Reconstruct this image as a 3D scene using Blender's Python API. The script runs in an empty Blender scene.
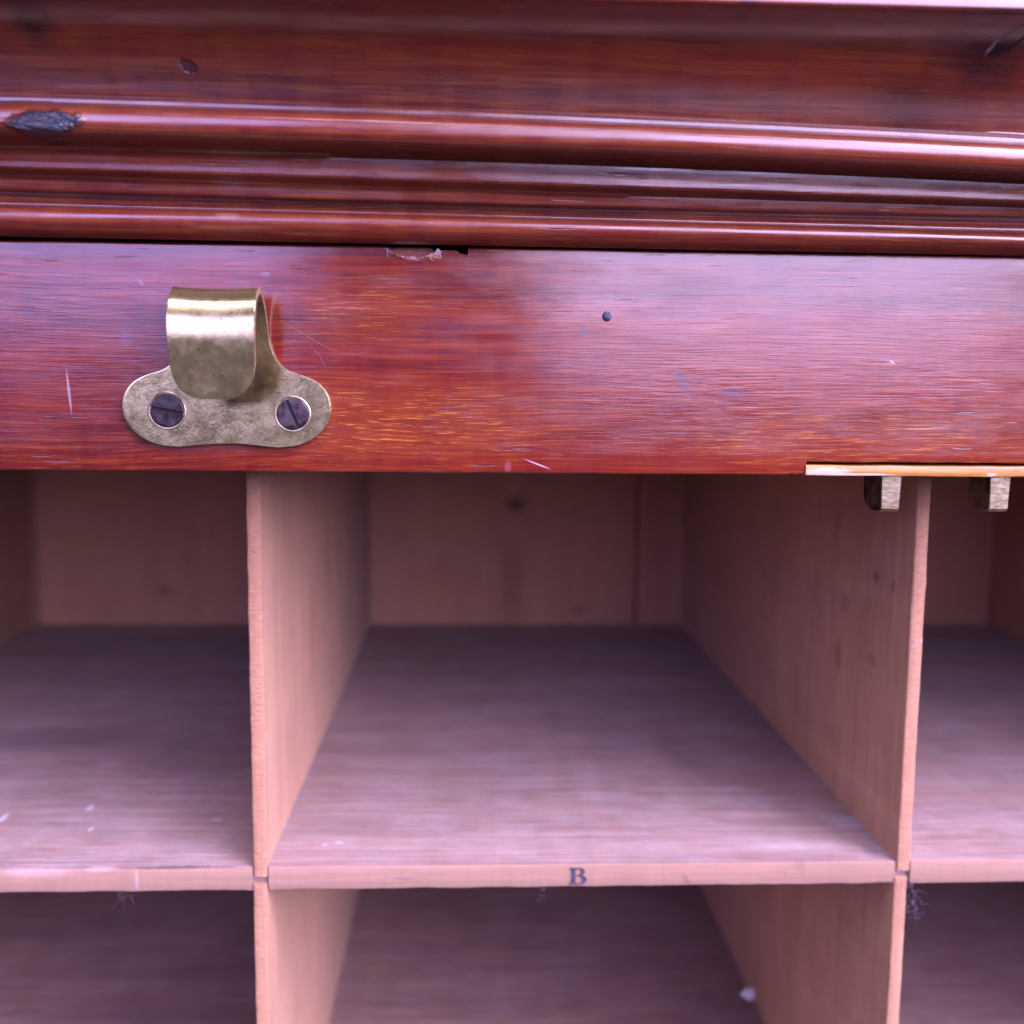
import bpy, bmesh, math, random
from mathutils import Vector, Matrix, noise
random.seed(7)
S = bpy.context.scene
COL = S.collection

# ------------------------------------------------------------------ camera
CX, CY, CZ = .04513, -.21, .10075
YAW, PITCH, ROLL, FPX = .0433, .11543, -.00989, 1025.9
FW = Vector((math.sin(YAW)*math.cos(PITCH), math.cos(YAW)*math.cos(PITCH), -math.sin(PITCH)))
_r = Vector((math.cos(YAW), -math.sin(YAW), 0)); _d = FW.cross(_r)
RT = _r*math.cos(ROLL) + _d*math.sin(ROLL)
DN = -_r*math.sin(ROLL) + _d*math.cos(ROLL)
cd = bpy.data.cameras.new('camera'); cam = bpy.data.objects.new('camera', cd); COL.objects.link(cam)
cam.matrix_world = Matrix(((RT.x, -DN.x, -FW.x, CX), (RT.y, -DN.y, -FW.y, CY), (RT.z, -DN.z, -FW.z, CZ), (0, 0, 0, 1)))
cd.sensor_width = 36; cd.lens = FPX*36/1024; cd.clip_start = .01; cd.clip_end = 50
cd.dof.use_dof = True; cd.dof.focus_distance = .187; cd.dof.aperture_fstop = 12
S.camera = cam
S.render.resolution_x = S.render.resolution_y = 1024
S.view_settings.view_transform = 'Standard'; S.view_settings.look = 'None'
S.view_settings.exposure = 0; S.view_settings.gamma = 1; S.view_settings.use_curve_mapping = False

# ------------------------------------------------------------------ light
w = bpy.data.worlds.new('World'); S.world = w; w.use_nodes = True
bg = w.node_tree.nodes['Background']
bg.inputs[0].default_value = (.66, .50, .92, 1); bg.inputs[1].default_value = .035

def area(name, loc, target, sx, sy, power, col):
    l = bpy.data.lights.new(name, 'AREA'); l.shape = 'RECTANGLE'; l.size = sx; l.size_y = sy
    l.energy = power; l.color = col
    o = bpy.data.objects.new(name, l); COL.objects.link(o); o.location = loc
    o.rotation_euler = (Vector(target)-Vector(loc)).to_track_quat('-Z', 'Y').to_euler()
    return o
area('daylight_main', (1.72, -1.38, 1.22), (.08, 0, .10), 1.6, 2.3, 225, (.74, .645, 1.0))
area('daylight_mid', (.77, -2.34, .86), (.08, 0, .10), 1.15, 1.45, 52, (.66, .56, 1.0))
area('daylight_overhead', (.45, -.75, 1.85), (.10, -.05, .10), 2.2, 1.3, 90, (.76, .66, 1.0))
area('daylight_left', (-.66, -1.78, .62), (.08, 0, .10), .8, .85, 15, (.46, .42, 1.0))
area('fill_far_left', (-1.70, -1.15, .95), (.08, 0, .05), 1.2, 1.2, 12, (.82, .66, .95))  # added fill lamp, standing in for light bounced between the boards

# ------------------------------------------------------------------ helpers
def un(u, v, Y):
    "world point on the vertical plane y=Y seen at photo position u, v"
    D = FW + RT*((u-512)/FPX) + DN*((v-512)/FPX)
    return Vector((CX, CY, CZ)) + D*((Y-CY)/D.y)
def unx(u, v, X):
    D = FW + RT*((u-512)/FPX) + DN*((v-512)/FPX)
    return Vector((CX, CY, CZ)) + D*((X-CX)/D.x)
def unz(u, v, Z):
    D = FW + RT*((u-512)/FPX) + DN*((v-512)/FPX)
    return Vector((CX, CY, CZ)) + D*((Z-CZ)/D.z)
YR = -.022          # front face of the rail

def thing(name, label, cat, loc):
    o = bpy.data.objects.new(name, None); o.empty_display_size = .02; COL.objects.link(o)
    o.location = loc; o['label'] = label; o['category'] = cat
    return o
def fix(o, parent):
    if parent is not None:
        o.parent = parent
        p = parent; L = Vector((0, 0, 0))
        while p is not None: L += p.location; p = p.parent
        o.location = -L          # vertices are written in world space
def obj(name, bm, mat, parent=None, smooth=True, bevel=0, seg=2, ang=35):
    bmesh.ops.recalc_face_normals(bm, faces=bm.faces)
    me = bpy.data.meshes.new(name); bm.to_mesh(me); bm.free()
    if smooth:
        me.shade_smooth()
        me.set_sharp_from_angle(angle=math.radians(ang))
    o = bpy.data.objects.new(name, me); COL.objects.link(o); me.materials.append(mat)
    fix(o, parent)
    if bevel:
        b = o.modifiers.new('bevel', 'BEVEL'); b.width = bevel; b.segments = seg
        b.limit_method = 'ANGLE'; b.angle_limit = math.radians(40); b.harden_normals = True
    return o
def box(x0, x1, y0, y1, z0, z1, bm=None, nx=1, ny=1, nz=1):
    bm = bm or bmesh.new()
    vs = [bm.verts.new((x, y, z)) for x in (x0, x1) for y in (y0, y1) for z in (z0, z1)]
    for f in ((0,1,3,2), (4,6,7,5), (0,4,5,1), (2,3,7,6), (0,2,6,4), (1,5,7,3)):
        bm.faces.new([vs[i] for i in f])
    return bm
def wobble_board(x0, x1, y0, y1, z0, z1, axis, amp=.00012, step=.002, freq=90, seed=0, notch=()):
    "board whose front edge (y0) is cut along its long axis and slightly worn"
    bm = bmesh.new(); a0, a1 = (x0, x1) if axis == 'x' else (z0, z1)
    n = max(2, int((a1-a0)/step)); prev = None; e = .00035
    st_ = [a0+(a1-a0)*i/n for i in range(n+1)]
    for q0, q1 in notch: st_ += [q0-.00002, q0, q1, q1+.00002]
    st_.sort()
    for i, a in enumerate(st_):
        def nz(k): return noise.noise(Vector((a*freq, k*7.3+seed, seed*1.7)))*amp + noise.noise(Vector((a*freq*6, k*3.1+seed, 4.2)))*amp*.45
        b0, b1 = (z0, z1) if axis == 'x' else (x0, x1)
        e1, e2 = e*(1+.5*nz(9)/amp), e*(1+.5*nz(8)/amp)
        ring = [(y1, b0), (y0+e1, b0+nz(1)), (y0+e1*.3+nz(3), b0+e1*.3+nz(1)), (y0+nz(3), b0+e1+nz(1)),
                (y0+nz(3), b1-e2+nz(2)), (y0+e2*.3+nz(3), b1-e2*.3+nz(2)), (y0+e2, b1+nz(2)), (y1, b1)]
        if any(q0 <= a <= q1 for q0, q1 in notch): ring = [(y+(.0011 if 0 < k < 7 else 0), b) for k, (y, b) in enumerate(ring)]
        r = [bm.verts.new((a, y, b) if axis == 'x' else (b, y, a)) for y, b in ring]
        if prev:
            for k in range(8): bm.faces.new((prev[k], prev[(k+1) % 8], r[(k+1) % 8], r[k]))
        else: bm.faces.new(r)
        prev = r
    bm.faces.new(prev)
    return bm
def tube(bm, pts, rad, n=5):
    prev = None
    for i, p in enumerate(pts):
        t = (pts[min(i+1, len(pts)-1)]-pts[max(i-1, 0)]).normalized()
        a = t.orthogonal().normalized(); b = t.cross(a)
        k = 1 if 0 < i < len(pts)-1 else .4
        ring = [bm.verts.new(p+(a*math.cos(2*math.pi*j/n)+b*math.sin(2*math.pi*j/n))*rad*k) for j in range(n)]
        if prev:
            for j in range(n): bm.faces.new((prev[j], prev[(j+1) % n], ring[(j+1) % n], ring[j]))
        prev = ring

# ------------------------------------------------------------------ node helpers
class N:
    def __init__(s, name):
        s.m = bpy.data.materials.new(name); s.m.use_nodes = True; s.t = s.m.node_tree
        s.b = s.t.nodes['Principled BSDF']; s.co = s.t.nodes.new('ShaderNodeTexCoord').outputs['Object']
    def put(s, sock, v):
        if isinstance(v, bpy.types.NodeSocket): s.t.links.new(v, sock)
        else: sock.default_value = v if not (isinstance(v, tuple) and len(v) == 3 and sock.type == 'RGBA') else v+(1,)
    def math(s, op, a, b=0., c=0., clamp=False):
        n = s.t.nodes.new('ShaderNodeMath'); n.operation = op; n.use_clamp = clamp
        s.put(n.inputs[0], a); s.put(n.inputs[1], b); s.put(n.inputs[2], c); return n.outputs[0]
    def map(s, scale=(1,1,1), loc=(0,0,0), rot=(0,0,0), v=None):
        n = s.t.nodes.new('ShaderNodeMapping'); n.inputs['Scale'].default_value = scale
        n.inputs['Location'].default_value = loc; n.inputs['Rotation'].default_value = rot
        s.put(n.inputs[0], v or s.co); return n.outputs[0]
    def noise(s, v, scale=1., detail=3., rough=.55, dist=0.):
        n = s.t.nodes.new('ShaderNodeTexNoise'); s.put(n.inputs['Vector'], v)
        n.inputs['Scale'].default_value = scale; n.inputs['Detail'].default_value = detail
        n.inputs['Roughness'].default_value = rough; n.inputs['Distortion'].default_value = dist
        return n.outputs['Fac']
    def ramp(s, f, a, b, lo=0., hi=1.):
        n = s.t.nodes.new('ShaderNodeMapRange'); n.interpolation_type = 'SMOOTHSTEP'
        s.put(n.inputs[0], f); s.put(n.inputs[1], a); s.put(n.inputs[2], b); s.put(n.inputs[3], lo); s.put(n.inputs[4], hi)
        return n.outputs[0]
    def mix(s, f, a, b, mode='MIX'):
        n = s.t.nodes.new('ShaderNodeMix'); n.data_type = 'RGBA'; n.blend_type = mode
        s.put(n.inputs[0], f); s.put(n.inputs[6], a); s.put(n.inputs[7], b); return n.outputs[2]
    def warp(s, scale, amt, v=None):
        "object coordinates bent by a slow noise"
        n = s.t.nodes.new('ShaderNodeTexNoise'); s.put(n.inputs['Vector'], v or s.co)
        n.inputs['Scale'].default_value = scale; n.inputs['Detail'].default_value = 2
        a = s.t.nodes.new('ShaderNodeVectorMath'); a.operation = 'MULTIPLY_ADD'
        s.put(a.inputs[0], n.outputs['Color']); a.inputs[1].default_value = amt; s.put(a.inputs[2], v or s.co)
        return a.outputs[0]
    def spot(s, c, rx, rz, ang=0., soft=.3, rag=.3, rs=900., plane='xz', yl=0):
        "elliptic mark round c, ragged edge; 1 inside"
        sub = s.t.nodes.new('ShaderNodeVectorMath'); sub.operation = 'SUBTRACT'
        s.put(sub.inputs[0], s.co); sub.inputs[1].default_value = c
        rot = s.t.nodes.new('ShaderNodeVectorRotate'); rot.rotation_type = 'Y_AXIS' if plane == 'xz' else 'Z_AXIS'
        s.put(rot.inputs['Vector'], sub.outputs[0]); rot.inputs['Angle'].default_value = ang if plane != 'yz' else 0
        m = s.t.nodes.new('ShaderNodeVectorMath'); m.operation = 'MULTIPLY'
        s.put(m.inputs[0], rot.outputs[0]); m.inputs[1].default_value = {'xz': (1/rx, 1/yl if yl else 0, 1/rz), 'xy': (1/rx, 1/rz, 0), 'yz': (1/.02, 1/rx, 1/rz)}[plane]
        l = s.t.nodes.new('ShaderNodeVectorMath'); l.operation = 'LENGTH'; s.put(l.inputs[0], m.outputs[0])
        d = l.outputs['Value']
        if rag: d = s.math('ADD', d, s.math('MULTIPLY', s.math('SUBTRACT', s.noise(s.co, rs, 3), .5), rag*2))
        return s.ramp(d, 1-soft, 1+soft, 1., 0.)
    def bump(s, h, strength, dist, prev=None):
        n = s.t.nodes.new('ShaderNodeBump'); n.inputs['Strength'].default_value = strength
        n.inputs['Distance'].default_value = dist; s.put(n.inputs['Height'], h)
        if prev: s.put(n.inputs['Normal'], prev)
        return n.outputs[0]
    def out(s, **k):
        for a, v in k.items(): s.put(s.b.inputs[a.replace('_', ' ')], v)
        return s.m

def mahogany(name, cior=1.75, red=(.130, .008, .008), deep=(.070, .004, .009), orange=(.36, .066, .010), fleck=.5, rough=.42, coat=.9, crough=.16, marks=None, warm=None, sk=.38):
    n = N(name)
    wv = n.warp(14, (.0, .004, .004))
    band = n.noise(n.map((5, 90, 90), v=wv), 1, 3, .6, .6)
    streak = n.noise(n.map((38, 1700, 1700), v=wv), 1, 4, .65)
    fine = n.noise(n.map((130, 4200, 4200), v=wv), 1, 2, .6)
    ray = n.noise(n.map((260, 40, 40)), 1, 2, .5, .4)
    c = n.mix(n.ramp(band, .36, .66), deep, red)
    c = n.mix(n.ramp(streak, .40, .72, 0, sk), c, orange)
    fl = n.ramp(n.noise(n.map((150, 4600, 4600), (3, 1, 2), v=wv), 1, 3, .6), .56, .66)
    zone = n.ramp(n.noise(n.map((14, 60, 60), (7, 3, 5)), 1, 2), .42, .62)
    if warm is not None:
        wz = warm(n); c = n.mix(n.math('MULTIPLY', wz, .28), c, (.28, .058, .010))
    if warm is not None: zone = n.math('MAXIMUM', n.math('MULTIPLY', zone, .35), wz)
    c = n.mix(n.math('MULTIPLY', n.math('MULTIPLY', fl, zone), fleck), c, (.80, .30, .05))
    c = n.mix(n.ramp(fine, .55, .8, 0, .45), c, deep)
    pore = n.ramp(n.noise(n.map((90, 2200, 2200), (1, 9, 4), v=wv), 1, 2, .5), .66, .74)
    pzone = n.ramp(n.noise(n.map((30, 200, 200), (2, 3, 8)), 1, 2), .45, .62)
    pore = n.math('MULTIPLY', pore, pzone)
    c = n.mix(n.math('MULTIPLY', pore, .8), c, (.035, .012, .03))
    c = n.mix(n.ramp(ray, .3, .7, 0, .10), c, orange)
    h = n.math('ADD', n.math('MULTIPLY', streak, .6), n.math('MULTIPLY', pore, -1.2))
    h = n.math('ADD', h, n.math('MULTIPLY', fine, .35))
    wavy = n.noise(n.map((60, 160, 160)), 1, 3, .6)
    bp = n.bump(h, .28, .0001, n.bump(wavy, .2, .0002))
    rg = n.ramp(n.noise(n.map((80, 300, 300)), 1, 4), .3, .75, crough*.75, crough*1.5)
    if marks:
        for mk in marks:
            m = n.spot(*mk['a'], **mk.get('k', {}))
            c = n.mix(n.math('MULTIPLY', m, mk.get('f', .9)), c, mk['c'])
            if mk.get('dent'):
                bp = n.bump(m, .9, mk['dent'], bp)
            if mk.get('rough'):
                rr = n.noise(n.map((260, 500, 900)), 1, 4, .6)
                bp = n.bump(n.math('MULTIPLY', m, rr), 1., mk['rough'], bp)
    return n.out(Base_Color=c, Roughness=rough, Coat_Weight=coat, Coat_Roughness=rg, Normal=bp, Coat_Normal=bp, Coat_IOR=cior, Specular_IOR_Level=.08)

def cedar(name, grain, base=(.46, .25, .155), dark=(.31, .15, .088), pale=(.54, .33, .21), dust=0., marks=None, fuzz=1., saw=False, edge=None):
    n = N(name)
    k = {'x': ((5, 95, 160), (22, 900, 1400), (120, 3500, 3500)), 'z': ((120, 120, 6), (900, 900, 30), (3500, 3500, 110)),
         'y': ((120, 6, 120), (900, 30, 900), (3500, 110, 3500))}[grain]
    wv = n.warp(18, (.003, .003, .003))
    b = n.noise(n.map(k[0], v=wv), 1, 4, .6, .3); s = n.noise(n.map(k[1], v=wv), 1, 4, .65); f = n.noise(n.map(k[2]), 1, 2)
    blot = n.noise(n.co, 45, 4, .6)
    c = n.mix(n.ramp(b, .25, .75, .45, 1), dark, base)
    c = n.mix(n.ramp(s, .42, .66, 0, .5), c, pale)
    c = n.mix(n.ramp(f, .48, .72, 0, .4), c, dark)
    ln = n.ramp(n.noise(n.map(tuple(q*.5 for q in k[1]), (5, 2, 6), v=wv), 1, 2), .62, .72, 0, .5)
    c = n.mix(ln, c, dark)
    c = n.mix(n.ramp(blot, .5, .75, 0, .35), c, dark)
    if dust:
        d = n.ramp(n.noise(n.map((60, 70, 70)), 1, 6, .75), .40, .70, 0, dust)
        sx = n.t.nodes.new('ShaderNodeSeparateXYZ'); n.put(sx.inputs[0], n.co)
        frac = n.math('GREATER_THAN', sx.outputs[1], .0006)       # dust lies on the boards, not on their sawn front edge
        d2 = n.ramp(n.noise(n.co, 900, 3, .6), .66, .76, 0, dust*.8)
        c = n.mix(n.math('MULTIPLY', n.math('MAXIMUM', d, d2), frac), c, (.50, .46, .56))
    sw = None
    if edge:
        sx = n.t.nodes.new('ShaderNodeSeparateXYZ'); n.put(sx.inputs[0], n.co)
        c = n.mix(n.math('MULTIPLY', n.math('LESS_THAN', sx.outputs[1], .0004), .65), c, edge)
    if saw:
        sx = n.t.nodes.new('ShaderNodeSeparateXYZ'); n.put(sx.inputs[0], n.co)
        face = n.math('LESS_THAN', sx.outputs[1], .0003)
        sw = n.math('MULTIPLY', n.ramp(n.noise(n.map((500, 500, 2600)), 1, 3, .7), .35, .7), face)
        c = n.mix(n.math('MULTIPLY', face, .55), c, (.52, .26, .15))
        c = n.mix(n.math('MULTIPLY', sw, .45), c, (.30, .13, .08))
    for mk in marks or ():
        m = n.spot(*mk['a'], **mk.get('k', {}))
        c = n.mix(n.math('MULTIPLY', m, mk.get('f', .8)), c, mk['c'])
    bp = n.bump(n.math('ADD', s, n.math('MULTIPLY', f, .8)), .35*fuzz, .00018, n.bump(n.noise(n.co, 1400, 3), .3*fuzz, .00015))
    if saw: bp = n.bump(sw, .6, .00015, bp)
    return n.out(Base_Color=c, Roughness=.72, Specular_IOR_Level=.3, Normal=bp, Sheen_Weight=.12, Sheen_Roughness=.5)

def T(u, v, Y): return tuple(un(u, v, Y))

# rail marks: scratch, smudges, dents
def warmzone(n):
    a = n.spot(T(380, 420, YR), .030, .0065, 0, .6, .35, 120)
    b = n.spot(T(880, 440, YR), .036, .0060, 0, .6, .35, 120)
    c = n.spot(T(360, 310, YR), .012, .005, .1, .7, .5, 200)
    return n.math('MAXIMUM', n.math('MAXIMUM', a, n.math('MULTIPLY', b, .8)), n.math('MULTIPLY', c, .8))
PALE = (.62, .50, .60); INK = (.05, .03, .07)
rail_marks = [
    dict(a=(T(69, 392, YR), .00022, .0036), k=dict(ang=.08, soft=.35, rag=.25, rs=1500), c=PALE, f=.32),
    dict(a=(T(683, 382, YR), .0011, .0022), k=dict(ang=.5, soft=.6, rag=.5), c=INK, f=.45),
    dict(a=(T(583, 331, YR), .0008, .0010), k=dict(ang=.3, soft=.5, rag=.5), c=INK, f=.5),
    dict(a=(T(733, 393, YR), .0014, .0010), k=dict(soft=.6, rag=.5), c=INK, f=.35),
    dict(a=(T(127, 336, YR), .0016, .0008), k=dict(ang=-.4, soft=.6, rag=.5), c=INK, f=.35),
    dict(a=(T(125, 338, YR), .0009, .0012), k=dict(soft=.7, rag=.5), c=(.25, .14, .28), f=.15),
    dict(a=(T(265, 274, YR), .0008, .0004), k=dict(soft=.4, rag=.6), c=(.30, .2, .35), f=.3),
    dict(a=(T(141, 282, YR), .0003, .0006), k=dict(ang=.6, soft=.4, rag=.4), c=(.30, .2, .35), f=.3),
    dict(a=(T(892, 362, YR), .00055, .00022), k=dict(ang=-.5, soft=.4, rag=.3), c=(.6, .4, .5), f=.5),
    dict(a=(T(537, 464, YR), .0023, .00013), k=dict(ang=-.36, soft=.4, rag=.3), c=(.6, .42, .5), f=.7),
    dict(a=(T(508, 467, YR), .0006, .0010), k=dict(soft=.5, rag=.5), c=(.3, .12, .14), f=.35),
    dict(a=(T(740, 393, YR), .0035, .0005), k=dict(ang=-.1, soft=.6, rag=.5), c=INK, f=.3),
    dict(a=(T(413, 250, YR), .0042, .0018), k=dict(ang=-.06, soft=.25, rag=.3, rs=700), c=(.26, .10, .085), f=.75, rough=.0006),
]
M_rail = mahogany('rail_mahogany', marks=rail_marks, fleck=.42, crough=.15, sk=.34, warm=warmzone)

def mz(u, v, p): return T(u, v, YR-p)
corn_marks = [
    dict(a=(mz(44, 122, .0165), .0056, .0017), k=dict(ang=.04, soft=.2, rag=.34, rs=420), c=(.018, .024, .050), f=.97, rough=.0016),
    dict(a=(mz(189, 67, .0138), .0013, .0008), k=dict(ang=-.2, soft=.25, rag=.5, rs=800), c=(.03, .012, .03), f=.75, dent=-.0003),
    dict(a=(mz(30, 14, .0205), .0028, .0030), k=dict(ang=-.4, soft=.6, rag=.4, rs=300), c=(.012, .006, .008), f=.8),
    dict(a=(mz(1006, 43, .0205), .0027, .0011), k=dict(ang=.55, soft=.2, rag=.2, rs=600), c=(.025, .010, .018), f=.9, dent=-.0002),
    dict(a=(mz(985, 50, .0200), .0075, .0045), k=dict(ang=-.4, soft=.8, rag=.5, rs=250), c=(.02, .005, .01), f=.7),
    dict(a=(mz(905, 105, .0125), .0075, .0032), k=dict(ang=-.2, soft=.8, rag=.5, rs=250), c=(.02, .005, .01), f=.55),
    dict(a=(mz(741, 14, .0245), .0016, .0007), k=dict(soft=.6, rag=.5), c=(.03, .01, .03), f=.6),
    dict(a=(mz(228, 217, .004), .0020, .0006), k=dict(soft=.3, rag=.6), c=(.40, .17, .13), f=.5),
    dict(a=(mz(228, 180, .0068), .0024, .0008), k=dict(soft=.6, rag=.7), c=(.20, .07, .10), f=.5),
]
M_corn = mahogany('cornice_mahogany', cior=2.0, red=(.20, .026, .018), deep=(.085, .011, .014), orange=(.48, .15, .025), fleck=.12, crough=.24, sk=.32, marks=corn_marks)
M_case = mahogany('case_mahogany')

# ------------------------------------------------------------------ the desk
BASE = Vector((.07, .11, -.20))
desk = thing('writing_desk', 'old varnished mahogany roll front writing desk with moulded cornice, brass lift and pale wooden pigeonholes', 'writing desk', BASE)

# --- cornice: profile rows (forward mm, photo row at mid-frame), lofted along x
KEY = [(-60, -78, -44), (0, -14, 14), (114.5, 97, 139.5), (150, 135, 173), (167.5, 155.5, 188), (183.5, 167, 201.6),
       (205, 189.6, 216.7), (216, 202.6, 229), (222, 210.5, 237), (246.5, 236.5, 255.6)]
def lr(y):
    if y <= KEY[0][0]: return KEY[0][1]+(y-KEY[0][0]), KEY[0][2]+(y-KEY[0][0])
    for a, b in zip(KEY, KEY[1:]):
        if y <= b[0]:
            t = (y-a[0])/(b[0]-a[0]); return a[1]+t*(b[1]-a[1]), a[2]+t*(b[2]-a[2])
    a = KEY[-1]; return a[1]+(y-a[0]), a[2]+(y-a[0])
def arc(c0, c1, r0, r1, a0, a1, n): return [(c0+r0*math.cos(math.radians(a0+(a1-a0)*i/n)), c1+r1*math.sin(math.radians(a0+(a1-a0)*i/n))) for i in range(n+1)]
def catm(P, m):
    out = []
    for i in range(len(P)-1):
        a, b, c, d = P[max(i-1, 0)], P[i], P[i+1], P[min(i+2, len(P)-1)]
        for k in range(m):
            t = k/m; out.append(tuple(.5*((2*b[q])+(-a[q]+c[q])*t+(2*a[q]-5*b[q]+4*c[q]-d[q])*t*t+(-a[q]+3*b[q]-3*c[q]+d[q])*t**3) for q in range(2)))
    return out+[P[-1]]
PROF = [(-8, 246.6), (.6, 246.4)]
PROF += catm([(1.5, 246.0), (2.7, 243), (3.8, 239), (4.6, 234.5), (5.05, 230.5), (5.2, 227), (5.18, 223.5), (4.9, 220.8), (4.0, 218.8), (2.5, 217.6)], 3)                # bead
PROF += [(1.7, 217.2), (1.75, 216.2), (1.65, 215.2), (1.2, 214.2), (.6, 211), (.9, 208), (1.9, 205.8), (3.1, 204.7), (3.45, 204.0), (3.6, 203.0),
         (3.66, 201.4), (3.72, 199), (3.84, 196), (3.9, 192.5), (4.8, 189), (6.2, 186.0), (7.1, 184.7), (7.45, 184.0), (7.6, 183.0),
         (7.64, 181), (7.68, 177), (7.76, 172.5), (7.95, 168), (8.0, 163), (9.2, 158), (11.2, 153.8), (12.8, 151.6)]
PROF += catm([(13.2, 150.6), (14.5, 149.2), (15.6, 146.5), (16.25, 143), (16.6, 139), (16.75, 135), (16.78, 131), (16.7, 127), (16.5, 124), (16.05, 121.9), (15.0, 120.2), (13.5, 119.1), (12.6, 118.3)], 3)   # torus
PROF += [(12.3, 117.8), (12.3, 116.8), (12.3, 115), (12.28, 113.4), (12.1, 112.4), (11.6, 111.5), (11.0, 110.9), (10.8, 110), (10.9, 108), (11.5, 100), (12.6, 90), (13.8, 80), (15.3, 68), (17.0, 54),
         (18.8, 40), (20.8, 26), (23.0, 14), (25.0, 6), (26.3, 1.8), (27.0, 0), (27.6, -.8), (28.6, -1.5), (29.3, -2.5), (29.6, -4.5), (29.64, -7), (29.64, -12), (29.6, -30), (29.2, -32.5), (28.2, -34)]
def corn_bm():
    bm = bmesh.new(); X0, X1 = -.26, .40; n = 330
    rows = []
    for p, y in PROF:
        yl, yr = lr(y); Y = YR-p/1000
        a, b, c = un(0, yl, Y), un(512, y, Y), un(1024, yr, Y)
        rows.append((Y, a, b, c))
    grid = []
    for i in range(n+1):
        x = X0+(X1-X0)*i/n; line = []
        for j, (Y, a, b, c) in enumerate(rows):
            xx = max(-.10, min(.20, x))
            za = a.z*(xx-b.x)*(xx-c.x)/((a.x-b.x)*(a.x-c.x)); zb = b.z*(xx-a.x)*(xx-c.x)/((b.x-a.x)*(b.x-c.x)); zc = c.z*(xx-a.x)*(xx-b.x)/((c.x-a.x)*(c.x-b.x))
            h = noise.noise(Vector((x*30, j*.05, 1)))*.00008+noise.noise(Vector((x*240, j*.7, 5)))*.000007
            line.append(bm.verts.new((x, Y+h, za+zb+zc+h*.5)))
        z = line[-1].co.z
        line.append(bm.verts.new((x, .24, z))); line.append(bm.verts.new((x, .24, line[0].co.z+.002))); line.append(bm.verts.new((x, -.002, line[0].co.z+.002)))
        grid.append(line)
    m = len(grid[0])
    for i in range(n):
        for j in range(m): bm.faces.new((grid[i][j], grid[i][(j+1) % m], grid[i+1][(j+1) % m], grid[i+1][j]))
    bm.faces.new(grid[0]); bm.faces.new(list(reversed(grid[-1])))
    return bm
obj('cornice', corn_bm(), M_corn, desk, ang=60)

# --- front rail of the roll: ring swept along x, chip at the top, rebate at the bottom right
ZT = lambda x: .12655; ZB = lambda x: .08615
xc0, xc1 = un(388, 250, YR).x, un(468, 250, YR).x
xn = un(805, 468, YR).x
def rail_bm():
    bm = bmesh.new(); X0, X1 = -.20, .36; xs = []
    x = X0
    while x < X1:
        xs.append(x); x += .0005 if -.06 < x < .17 else .004
    xs += [xn-.0004, xn-.00005, xn, X1, xc1-.0001, xc1+.00005]; xs = sorted(xs)
    prev = None; yb = -.0075
    for x in xs:
        zt = ZT(x) + noise.noise(Vector((x*70, 3, 0)))*.00006; zb = ZB(x)+noise.noise(Vector((x*90, 8, 0)))*.00007; r = .0004; rt = r
        chip = 0; dep = 0
        if xc0 < x < xc1:
            t = (x-xc0)/(xc1-xc0)
            jag = .35*noise.noise(Vector((x*700, 2, 1)))+.2*noise.noise(Vector((x*2200, 2, 4)))
            sh_ = math.sin(min(1, t/.62)*math.pi)**.7 if t < .62 else 0
            chip = max(.0001, .00175*sh_*(1+jag)) if t < .62 else (.0004+(.0005 if t > .87 else 0))*(1+jag); dep = .0001 if t < .55 else .0012
        if x > xn:
            zb += .00245+.00012*noise.noise(Vector((x*240, 1, 2)))
        elif x > xn-.003: zb += .0003*max(0, noise.noise(Vector((x*900, 4, 2)))+.3)
        f = .00004*noise.noise(Vector((x*22, 1, 7)))
        ring = []
        for k in range(5):
            a = math.radians(90-90*k/4); ring.append((YR+r-r*math.cos(a)*1+f, zt-chip-r+r*math.sin(a)))
        if chip:   # broken wood: a shallow spall, then a deeper nick at its right end
            j2 = .0002*noise.noise(Vector((x*1500, 7, 2)))
            if t < .55: q5 = ((.0013, .0), (.0010+j2, .25), (.0008-j2, .55), (.0004+j2, .95), (0, 1.25))
            else: q5 = ((.0045, .1), (.0030, .5), (.0016+j2, .8), (.0006, 1.1), (0, 1.4))
            for k, (dy, fz) in enumerate(q5): ring[k] = (YR+dy+f, zt-chip*fz-(.00005 if k else 0))
        T0, B0 = ZT(x), ZB(x)
        for zz in (T0-.0028, T0-.0030, T0-.0034, T0-.010, T0-.020, T0-.030, B0+.0046, B0+.0042, B0+.0040): ring.append((YR+f, zz))
        rb = r*.7
        for k in range(5):
            a = math.radians(90*k/4); ring.append((YR+rb-rb*math.cos(a)+f, zb+rb-rb*math.sin(a)))
        ring += [(yb, zb), (yb, zt)]
        R_ = [bm.verts.new((x, y, z)) for y, z in ring]
        if prev:
            for j in range(len(R_)): bm.faces.new((prev[j], prev[(j+1) % len(R_)], R_[(j+1) % len(R_)], R_[j]))
        else: bm.faces.new(R_)
        prev = R_
    bm.faces.new(list(reversed(prev)))
    return bm
rail = obj('front_rail', rail_bm(), M_rail, desk, ang=42)
rail['label'] = 'polished red mahogany bottom rail of the roll front, chipped along its top edge'

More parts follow.
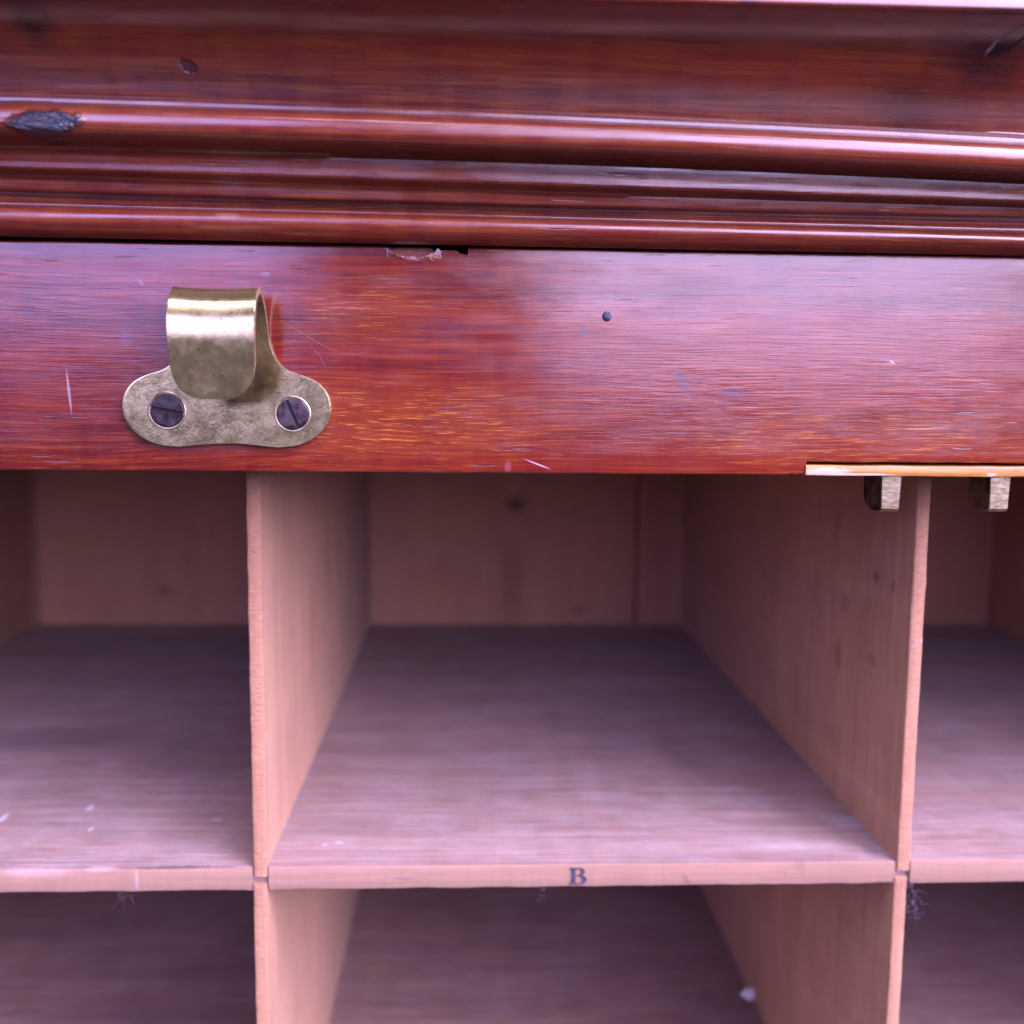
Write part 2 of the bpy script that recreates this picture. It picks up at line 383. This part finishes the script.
# honey-coloured strip let into the rebate
def strip_mat():
    n = N('bare_strip_wood')
    wv = n.warp(30, (0, .001, .001))
    s = n.noise(n.map((60, 1800, 1800), v=wv), 1, 4, .65); b = n.noise(n.map((15, 300, 300)), 1, 3)
    c = n.mix(n.ramp(s, .35, .7), (.34, .125, .015), (.56, .27, .04))
    c = n.mix(n.ramp(b, .5, .7, 0, .5), c, (.42, .15, .04))
    worn = n.spot(T(826, 472, YR), .0040, .0008, 0, .3, .5, 900)
    worn2 = n.spot(T(862, 474.6, YR), .0050, .0003, 0, .3, .6, 900)
    worn3 = n.spot(T(925, 463.6, YR), .0050, .0003, 0, .3, .6, 900)
    worn4 = n.spot(T(991, 474.6, YR), .0010, .0003, 0, .3, .6, 900)
    for wk in (worn, worn2, worn3, worn4): c = n.mix(n.math('MULTIPLY', wk, .85), c, (.58, .47, .36))
    dk = n.ramp(n.noise(n.map((140, 700, 1500), (4, 4, 4)), 1, 3), .62, .7, 0, .7)
    c = n.mix(dk, c, (.16, .07, .06))
    return n.out(Base_Color=c, Roughness=.5, Coat_Weight=.5, Coat_Roughness=.25, Normal=n.bump(s, .4, .0002))
bm = wobble_board(xn+.0001, .36, YR-.00035, -.0080, .08600, .08600+.00200, 'x', .0001, .0008, 200, 3)
st = obj('edge_strip', bm, strip_mat(), rail); st['label'] = 'thin honey coloured bare wood strip let into the lower edge of the rail'
# end grain splinter beside the strip
# --- nail head in the rail
def metal(name, c1, c2, rough=.4, metallic=1., sc=600):
    n = N(name); a = n.noise(n.co, sc, 5, .65)
    return n.out(Base_Color=n.mix(n.ramp(a, .35, .68), c1, c2), Metallic=metallic, Roughness=n.ramp(a, .3, .7, rough*.75, rough*1.3), Normal=n.bump(n.noise(n.co, sc*2, 3), .3, .0001))
M_steel = metal('darkened_screw_steel', (.035, .022, .028), (.11, .08, .09), .42, .75)
M_nail = metal('nail_steel', (.03, .03, .05), (.10, .10, .14), .5, .6)
def dome(c, r, h, n=28):
    bm = bmesh.new(); rings = []
    for k, (rr, hh) in enumerate(((1.0, -.0002), (1.0, h*.15), (.93, h*.5), (.75, h*.8), (.45, h*.95))):
        rings.append([bm.verts.new((c[0]+r*rr*math.cos(2*math.pi*j/n), c[1]-(hh), c[2]+r*rr*math.sin(2*math.pi*j/n))) for j in range(n)])
    for a, b in zip(rings, rings[1:]):
        for j in range(n): bm.faces.new((a[j], a[(j+1) % n], b[(j+1) % n], b[j]))
    t = bm.verts.new((c[0], c[1]-h, c[2]))
    for j in range(n): bm.faces.new((rings[-1][j], rings[-1][(j+1) % n], t))
    return bm
nb = dome(un(607, 316.5, YR), .00088, .00028)
for v in nb.verts: v.co.y += .00012*noise.noise(v.co*1500)
obj('nail_head', nb, M_nail, rail)['label'] = 'small round dark nail head in the middle of the rail'

# scratches: hair-fine scored lines on the varnish
def scratch(pts, wd, name='scratch'):
    P = [un(u, v, YR-.00002) for u, v in pts]; bm = bmesh.new()
    tube(bm, P, wd, 4); return obj(name, bm, M_scr, rail)
n = N('scored_varnish'); M_scr = n.out(Base_Color=(.30, .13, .20), Roughness=.5)

# --- brass lift
def brass_mat():
    n = N('aged_brass')
    a = n.noise(n.co, 260, 6, .7); b = n.noise(n.co, 1300, 4, .7); big = n.noise(n.co, 90, 3, .6)
    c = n.mix(n.ramp(a, .25, .8), (.54, .44, .19), (.74, .62, .32))
    c = n.mix(n.ramp(big, .45, .7, 0, .4), c, (.46, .36, .24))
    c = n.mix(n.ramp(b, .57, .72, 0, .7), c, (.15, .11, .09))
    c = n.mix(n.ramp(b, .30, .38, .2, 0), c, (.70, .62, .48))
    for cc, rx, rz, f in ((T(262, 376, YR), .0028, .0026, .75), (T(233, 402, YR), .0011, .0009, .8), (T(252, 396, YR), .0030, .0014, .6),
                          (T(247, 386, YR), .0030, .0020, .55), (T(172, 357, YR-.012), .0008, .0014, .6)):
        sx = n.t.nodes.new('ShaderNodeSeparateXYZ'); n.put(sx.inputs[0], n.co)
        pm = n.ramp(sx.outputs[1], YR-.008, YR-.004)        # dark spots in the crook of the lift, on the plate only
        c = n.mix(n.math('MULTIPLY', n.math('MULTIPLY', n.spot(cc, rx, rz, .4, .5, .7, 700), f*.8), pm), c, (.07, .045, .05))
    return n.out(Base_Color=c, Metallic=.9, Roughness=n.ramp(a, .3, .75, .15, .29), Normal=n.bump(b, .15, .00008, n.bump(a, .15, .0002)))
M_brass = brass_mat()
LX = un(227, 410, YR).x+.00030; WK = .965; MM = .001; PX = .0001835
zy = lambda y: .0905+(447-y)*PX
rows = [(446.5, 50, 3.6), (446, 58, 3.4), (444.6, 69, 2.6), (441, 80, 1.2), (435, 90, .4), (427, 98, 0), (418, 102.6, 0), (408, 104.3, 0), (398, 102.8, 0), (390, 98.5, 0),
        (383.5, 92, 0), (379, 84, 0), (376, 76, 0), (373, 66, 0), (369, 58, 0), (363, 51.5, 0), (355, 47, 0), (346, 44, 0)]
path = [(.62*MM, zy(y), w_*PX*WK, d*PX) for y, w_, d in rows]
HK = [(.8, .1104, 41.3), (1.3, .1122, 40.8), (2.2, .1140, 40.5), (3.3, .1155, 40.5), (4.8, .1167, 40), (6.6, .1174, 39.5), (8.4, .1173, 39.2), (10.0, .1165, 39.2), (11.2, .1152, 39.4),
      (12.0, .1135, 39.6), (12.4, .1116, 39.5), (12.5, .1096, 39.2), (12.35, .1076, 38.8), (12.1, .1056, 38.6), (11.9, .1040, 37.6), (11.75, .1027, 35.8), (11.6, .1015, 32.6), (11.5, .1005, 28), (11.4, .0997, 21.5), (11.35, .0993, 13)]
path += [(p*MM, z, h*PX, 0) for p, z, h in HK]
def catmull(P, m):
    out = []
    for i in range(len(P)-1):
        a, b, c, d = P[max(i-1, 0)], P[i], P[i+1], P[min(i+2, len(P)-1)]
        for k in range(m):
            t = k/m; out.append(tuple(.5*((2*b[q])+(-a[q]+c[q])*t+(2*a[q]-5*b[q]+4*c[q]-d[q])*t*t+(-a[q]+3*b[q]-3*c[q]+d[q])*t**3) for q in range(len(b))))
    out.append(P[-1]); return out
def lift_bm():
    bm = bmesh.new(); g = []; m = 36
    for (p, z, hw, dip) in catmull(path, 3):
        L = []
        for j in range(m+1):
            u = math.sin((j/m-.5)*math.pi); u = .5*u+.5*(2*j/m-1)
            dz = dip*max(0, math.cos(u*math.pi/2))**1.3
            sag = 0
            if p > .004: sag = .0003*u*u        # the curl is slightly dished across
            x = LX+u*hw + (.0003*min(1, (p-.004)/.004) if p > .004 else 0)
            L.append(bm.verts.new((x, YR-p, z+dz+sag*(1 if z > .112 else .3))))
        g.append(L)
    for a, b in zip(g, g[1:]):
        for j in range(m): bm.faces.new((a[j], a[j+1], b[j+1], b[j]))
    return bm
lift = obj('brass_lift', lift_bm(), M_brass, desk, ang=60)
lift['label'] = 'aged brass curled finger lift screwed to the rail by two dark slotted screws'
s_ = lift.modifiers.new('thick', 'SOLIDIFY'); s_.thickness = .00115; s_.offset = 0
b_ = lift.modifiers.new('bevel', 'BEVEL'); b_.width = .00025; b_.segments = 3; b_.limit_method = 'ANGLE'; b_.angle_limit = math.radians(50)

def screw(u, v, ang, r):
    c = un(u, v, YR-.00150); bm = bmesh.new(); nseg = 20; sl = .00030; top = c.y-.00012
    for side in (1, -1):          # two half heads with the slot between them
        a0 = math.asin(sl/r); rim = []
        for k in range(nseg+1):
            a = a0+(math.pi-2*a0)*k/nseg; rim.append((r*math.cos(a), side*r*math.sin(a)))
        loops = []
        for s2, dy in ((1., .0012), (1., .00012), (.95, 0.)):
            L = []
            for (px, pz) in rim:
                qx, qz = px*s2, pz*s2
                if abs(qz) < sl: qz = side*sl
                L.append(bm.verts.new((qx, top+dy, qz)))
            loops.append(L)
        crown = [bm.verts.new((px*.5, top-.00008, side*max(sl*1.1, abs(pz*.5)))) for px, pz in rim]
        loops.append(crown)
        for A, B in zip(loops, loops[1:]):
            for j in range(nseg): bm.faces.new((A[j], A[j+1], B[j+1], B[j]))
            bm.faces.new((A[-1], A[0], B[0], B[-1]))
        bm.faces.new(crown)
    base = [bm.verts.new((r*.98*math.cos(2*math.pi*k/32), top+.00036, r*.98*math.sin(2*math.pi*k/32))) for k in range(32)]
    bm.faces.new(base).material_index = 1
    ca, sa = math.cos(ang), math.sin(ang)
    for vv in bm.verts:
        x, z = vv.co.x, vv.co.z; vv.co.x = c.x+x*ca-z*sa; vv.co.z = c.z+x*sa+z*ca
    return bm
n = N('slot_shade'); M_slot_shade = n.out(Base_Color=(.012, .009, .012), Roughness=.7)  # slot floor coloured dark to deepen the shade of the groove
M_ring = metal('worn_countersink_brass', (.35, .28, .18), (.6, .5, .34), .35)
def ring_bm(u, v, r):
    c = un(u, v, YR-.00125); bm = bmesh.new(); k = 40; R0 = []; 
    for rr, dy in ((r*1.15, .00005), (r*1.10, -.00004), (r*1.03, .0), (r*1.0, .0006)):
        R0.append([bm.verts.new((c.x+rr*math.cos(2*math.pi*j/k), c.y+dy, c.z+rr*math.sin(2*math.pi*j/k))) for j in range(k)])
    for A, B in zip(R0, R0[1:]):
        for j in range(k): bm.faces.new((A[j], A[(j+1) % k], B[(j+1) % k], B[j]))
    return bm
for u, v, a, r in ((166.7, 410.6, math.radians(-10), .00296), (292.6, 414, math.radians(-67), .00284)):
    o_ = obj('screw', screw(u, v, a, r), M_steel, lift, ang=30, bevel=.00009); o_.data.materials.append(M_slot_shade)
    obj('screw_seat', ring_bm(u, v, r), M_ring, lift)

# --- two lock bolts below the rail
def bolt_mat():
    n = N('worn_bolt_brass')
    a = n.noise(n.map((500, 500, 1800)), 1, 5, .7); b = n.noise(n.co, 700, 4)
    c = n.mix(n.ramp(a, .4, .7), (.40, .31, .17), (.78, .69, .48))
    c = n.mix(n.ramp(b, .55, .7, 0, .6), c, (.30, .20, .12))
    return n.out(Base_Color=c, Metallic=1., Roughness=.28, Normal=n.bump(a, .18, .0001))
M_bolt = bolt_mat()
M_bolt_shade = metal('shaded_bolt_side', (.03, .022, .025), (.22, .16, .09), .45, .8, 420)  # darker copy of the bolt brass, paints shade onto the left faces
def bolt(u0, u1, vb, dep):
    Y = -.0185; a, b = un(u0, 490, Y), un(u1, 490, Y); zb = un((u0+u1)/2, vb, Y).z
    x0, x1 = a.x, b.x; bm = bmesh.new()
    prof = [(Y, zb+.0004), (Y+.0004, zb-.0001), (Y+.003, zb-.0004), (Y+dep-.0028, zb-.0002), (Y+dep-.0008, zb+.0010), (Y+dep, zb+.0028), (Y+dep, .0868), (Y, .0868)]
    A = [bm.verts.new((x0+.00015*(1 if k < 4 else 0), y, z)) for k, (y, z) in enumerate(prof)]; B = [bm.verts.new((x1-(.0006 if k in (0, 1, 2) else 0)*.4, y, z)) for k, (y, z) in enumerate(prof)]
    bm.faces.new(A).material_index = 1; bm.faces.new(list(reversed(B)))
    for k in range(len(prof)): bm.faces.new((A[k], A[(k+1) % 8], B[(k+1) % 8], B[k]))
    return bm
for u0, u1, vb, lab in ((880.5, 902, 511, 'square brass lock bolt nearer the brass lift'), (989, 1011, 511, 'square brass lock bolt nearer the right edge of the photo')):
    o_ = obj('lock_bolt', bolt(u0, u1, vb, .0086), M_bolt, desk, bevel=.00025, ang=30); o_['label'] = lab; o_.data.materials.append(M_bolt_shade)

# --- pigeonholes
t, W, s, D, WL, WR, P = .0029, .13615, .00509, .2310, .14035, .13557, .08933
kn = lambda c, r, f=.7, col=(.09, .035, .03), ang=0., plane='xz', soft=.6: dict(a=(c, r[0], r[1]), k=dict(ang=ang, soft=soft, rag=.3, rs=300, plane=plane), c=col, f=f)
WT = (.56, .50, .58)
def fl(u, v, rx, ry, f, c=WT, ang=0.): return dict(a=(tuple(unz(u, v, 0)), rx, ry), k=dict(ang=ang, soft=.5, rag=.6, rs=900, plane='xy'), c=c, f=f)
def ed(u, v, rx, rz, f, c, ang=0.): return dict(a=(T(u, v, 0), rx, rz), k=dict(ang=ang, soft=.5, rag=.6, rs=700, yl=.0014), c=c, f=f)
sm = [fl(90, 808, .0008, .0016, .6), fl(91, 829, .0005, .0010, .7), fl(3, 818, .0007, .0022, .8), fl(145, 782, .0022, .0007, .3), fl(216, 820, .0013, .0006, .5),
      fl(110, 764, .0035, .0012, .3), fl(855, 822, .0060, .0030, .22, (.46, .44, .60)), fl(340, 843, .0010, .0006, .5), fl(325, 845, .0006, .0005, .5), fl(800, 846, .012, .002, .12, (.52, .50, .62)),
      fl(40, 740, .020, .010, .4, (.12, .07, .09)), fl(660, 838, .014, .0018, .4, (.25, .14, .13)), fl(870, 850, .0016, .0030, .4, (.14, .09, .13)),
      ed(35, 872, .0070, .0012, .3, (.55, .42, .44)), ed(100, 869, .0030, .0006, .3, (.55, .46, .50)), ed(137, 880, .00035, .0022, .25, (.62, .50, .54)),
      ed(178, 868.6, .011, .00013, .8, (.10, .05, .08)), ed(405, 879, .0024, .00022, .6, (.20, .10, .12), -.08), ed(686, 880, .0006, .0016, .5, (.20, .10, .10), .6), ed(800, 866, .0010, .0020, .35, (.20, .10, .10), .4)]
M_shelf = cedar('shelf_wood', 'x', marks=sm, dust=.17, edge=(.36, .20, .13), base=(.31, .19, .165), dark=(.13, .075, .075), pale=(.44, .30, .27))
M_low = cedar('lower_shelf_wood', 'x', dust=.12, base=(.28, .17, .16), dark=(.15, .09, .09))
DK = (.10, .045, .035)
dm = [kn(tuple(unx(u, v, t+W)), rr, f, DK, plane='yz') for u, v, rr, f in ((876, 577, (.0018, .0013), .6), (893, 586, (.0011, .0012), .45), (845, 602, (.0028, .0022), .35), (838, 655, (.0020, .0040), .4),
     (838, 520, (.002, .002), .25), (872, 660, (.0030, .0012), .3), (800, 640, (.003, .004), .25))]
dm += [kn(tuple(unx(u, v, t)), rr, f, (.34, .13, .06), plane='yz', soft=.8) for u, v, rr, f in ((312, 640, (.004, .016), .5), (330, 560, (.003, .012), .3), (300, 780, (.0015, .010), .3))]
M_div = cedar('divider_wood', 'z', fuzz=2., saw=True, marks=dm)
M_back = cedar('back_board_wood', 'z', base=(.54, .295, .19), dark=(.40, .19, .125),
               marks=[kn(T(516, 504, D), (.0042, .0032)), kn(T(578, 610, D), (.003, .002), .4), kn(T(511, 585, D), (.0045, .02), .35), kn(T(165, 590, D), (.003, .003), .4)])
x0 = 0; x1 = t+W; xl = -WL-t; xr = 2*t+W+WR
HT = .0945
cols = [xl-t-.125, xl, x0, x1, xr, xr+t+.125]
def shelf(z, mat, name='shelf', seed=0):
    return obj(name, wobble_board(cols[0]-.001, cols[-1]+.004, 0, D-.0003, z-s, z, 'x', .00013, .0006, 150, seed, [(x-.00022, x+t+.00022) for x in cols[1:-1]]), mat, desk, ang=50)
sh = shelf(0, M_shelf, seed=1); sh['label'] = 'shelf under the upper row of pigeonholes with a small stamped letter B on its edge'
lo = shelf(-s-P, M_low, seed=2); lo['label'] = 'lower shelf seen only as dark floors of the lower pigeonholes'
shelf(HT+s, M_low, seed=3); shelf(-2*(s+P), M_low, seed=4)
def divider(x, z0, z1, mat, seed, dx=0):
    return obj('divider', wobble_board(x+dx, x+dx+t, -.0003, D-.0003, z0, z1, 'z', .00011, .0006, 170, seed), mat, desk, ang=50)
for i, x in enumerate(cols):
    divider(x, -.0020, HT+.0006, M_div, 10+i)
    divider(x, -s-P-.0015, -.0036, M_div, 20+i, {0: 0, 2: -.0001, 3: -.0004}.get(i, 0))
    divider(x, -2*(s+P)-.001, -s-P-.0036, M_div, 30+i)
# back boards with a seam
xs_ = un(637, 550, D).x; bb = [cols[0]-.001, xl+.004, xs_, xs_+.18, cols[-1]+.004]
bb = sorted(bb)
for a, b in zip(bb, bb[1:]):
    obj('back_board', box(a+.0004, b-.0004, D, D+.008, -2*(s+P)-.004, HT+.012), M_back, desk, bevel=.0008)
# case sides, bottom and back of the desk
for a, b in ((cols[0]-.030, cols[0]-.002), (cols[-1]+.005, cols[-1]+.033)):
    obj('side_panel', box(a, b, -.030, D+.012, -.20, .128), M_case, desk, bevel=.0015)
obj('bottom_board', box(cols[0]-.0019, cols[-1]+.0049, -.004, D+.012, -.2105, -.1965), M_case, desk, bevel=.001)
obj('rear_panel', box(cols[0]-.0019, cols[-1]+.0049, D+.0085, D+.0118, -.196, .14), M_case, desk)

# --- stamped B on the shelf edge
def letter_bm():
    "serif capital B, unit height, drawn as outline with two counters"
    cu = bpy.data.curves.new('b', 'CURVE'); cu.dimensions = '2D'; cu.fill_mode = 'BOTH'; cu.extrude = .012
    def poly(pts):
        sp = cu.splines.new('POLY'); sp.points.add(len(pts)-1); sp.use_cyclic_u = True
        for q, (x, y) in zip(sp.points, pts): q.co = (x, y, 0, 1)
    def bow(cx, cy, rx, ry, a0, a1, n=12): return [(cx+rx*math.cos(math.radians(a0+(a1-a0)*k/n)), cy+ry*math.sin(math.radians(a0+(a1-a0)*k/n))) for k in range(n+1)]
    out = [(0, 0), (0, .07), (.12, .10), (.12, .90), (0, .93), (0, 1.0)]
    out += [(.55, 1.0)] + bow(.55, .765, .30, .235, 80, -60) + [(.66, .54)] + bow(.58, .28, .40, .27, 70, -90) 
    poly(out)
    poly([(.33, .93), (.50, .93)] + bow(.50, .75, .16, .18, 85, -85) + [(.33, .57)])
    poly([(.33, .50), (.52, .50)] + bow(.52, .28, .22, .215, 80, -85) + [(.33, .07)])
    o = bpy.data.objects.new('tmp', cu); COL.objects.link(o)
    dg = bpy.context.evaluated_depsgraph_get(); me = bpy.data.meshes.new_from_object(o.evaluated_get(dg))
    bm = bmesh.new(); bm.from_mesh(me); bpy.data.objects.remove(o); bpy.data.curves.remove(cu); bpy.data.meshes.remove(me)
    c = un(569.5, 884.3, -.0002); h = .0037
    for v in bm.verts: v.co = Vector((c.x+v.co.x*h*1.04, -.00022+v.co.z*h*.3, c.z+v.co.y*h))
    return bm
n = N('stamp_ink')
a = n.noise(n.co, 2500, 4, .7)
M_ink = n.out(Base_Color=n.mix(n.ramp(a, .4, .75), (.028, .026, .06), (.12, .085, .14)), Roughness=.8)
obj('stamped_letter', letter_bm(), M_ink, sh, smooth=False)

# scratches on the rail
scratch([(283, 322), (300, 332), (322, 345), (340, 353)], .00004)
scratch([(310, 345), (320, 356), (326, 370)], .00003)
scratch([(340, 353), (352, 355), (368, 352)], .00003)

# ------------------------------------------------------------------ lint and fluff
def fluff(name, label, cat, c, n_, R3, rad, col, curl=1., length=9, seed=1, step=.45):
    random.seed(seed); bm = bmesh.new()
    for i in range(n_):
        p = Vector(c)+Vector((random.gauss(0, R3[0]), random.gauss(0, R3[1]), random.gauss(0, R3[2]))); d = Vector((random.gauss(0, 1), random.gauss(0, .5), random.gauss(0, 1))).normalized()
        pts = []
        for k in range(length):
            pts.append(p.copy()); d = (d+Vector((random.gauss(0, 1), random.gauss(0, .6), random.gauss(0, 1)))*.45*curl).normalized()
            p = p+d*max(R3)*step
            q = Vector(c); 
            if (p-q).length > max(R3)*2.2: d = (q-p).normalized()
        tube(bm, pts, rad, 4)
    nn = N(name+'_fibre'); m = nn.out(Base_Color=col, Roughness=.8)
    o = obj(name, bm, m); o['label'] = label; o['category'] = cat
    return o
fluff('dust_fluff', 'dark bluish tuft of dust hanging beside the top of the lower right divider', 'fluff', un(913, 898, -.0016), 15, (.0004, .0004, .0020), .00003, (.16, .13, .22), seed=3, step=.2, length=16, curl=1.5)
fluff('paper_crumb', 'small white crumb lying against the right divider on the lower shelf', 'crumb', un(748, 993, .062)+Vector((0, 0, .0)), 24, (.0009, .0003, .0004), .00012, (.78, .76, .84), seed=5)
fluff('lint_wisp', 'fine pale lint wisp hanging just below the stamped letter B', 'lint', un(540, 896, -.0006), 3, (.0004, .0003, .0009), .000014, (.30, .22, .32), seed=8)
fluff('lint_tuft', 'faint dark lint tuft under the shelf edge left of the left divider', 'lint', un(121, 895, -.0006), 7, (.0016, .0004, .0006), .000014, (.15, .10, .14), seed=9)
fluff('splinter_fibre', 'tiny white splinter fibre on the edge of the upper right divider', 'fibre', un(918.5, 645, -.0010), 3, (.0007, .0002, .0003), .00003, (.80, .72, .82), seed=11)
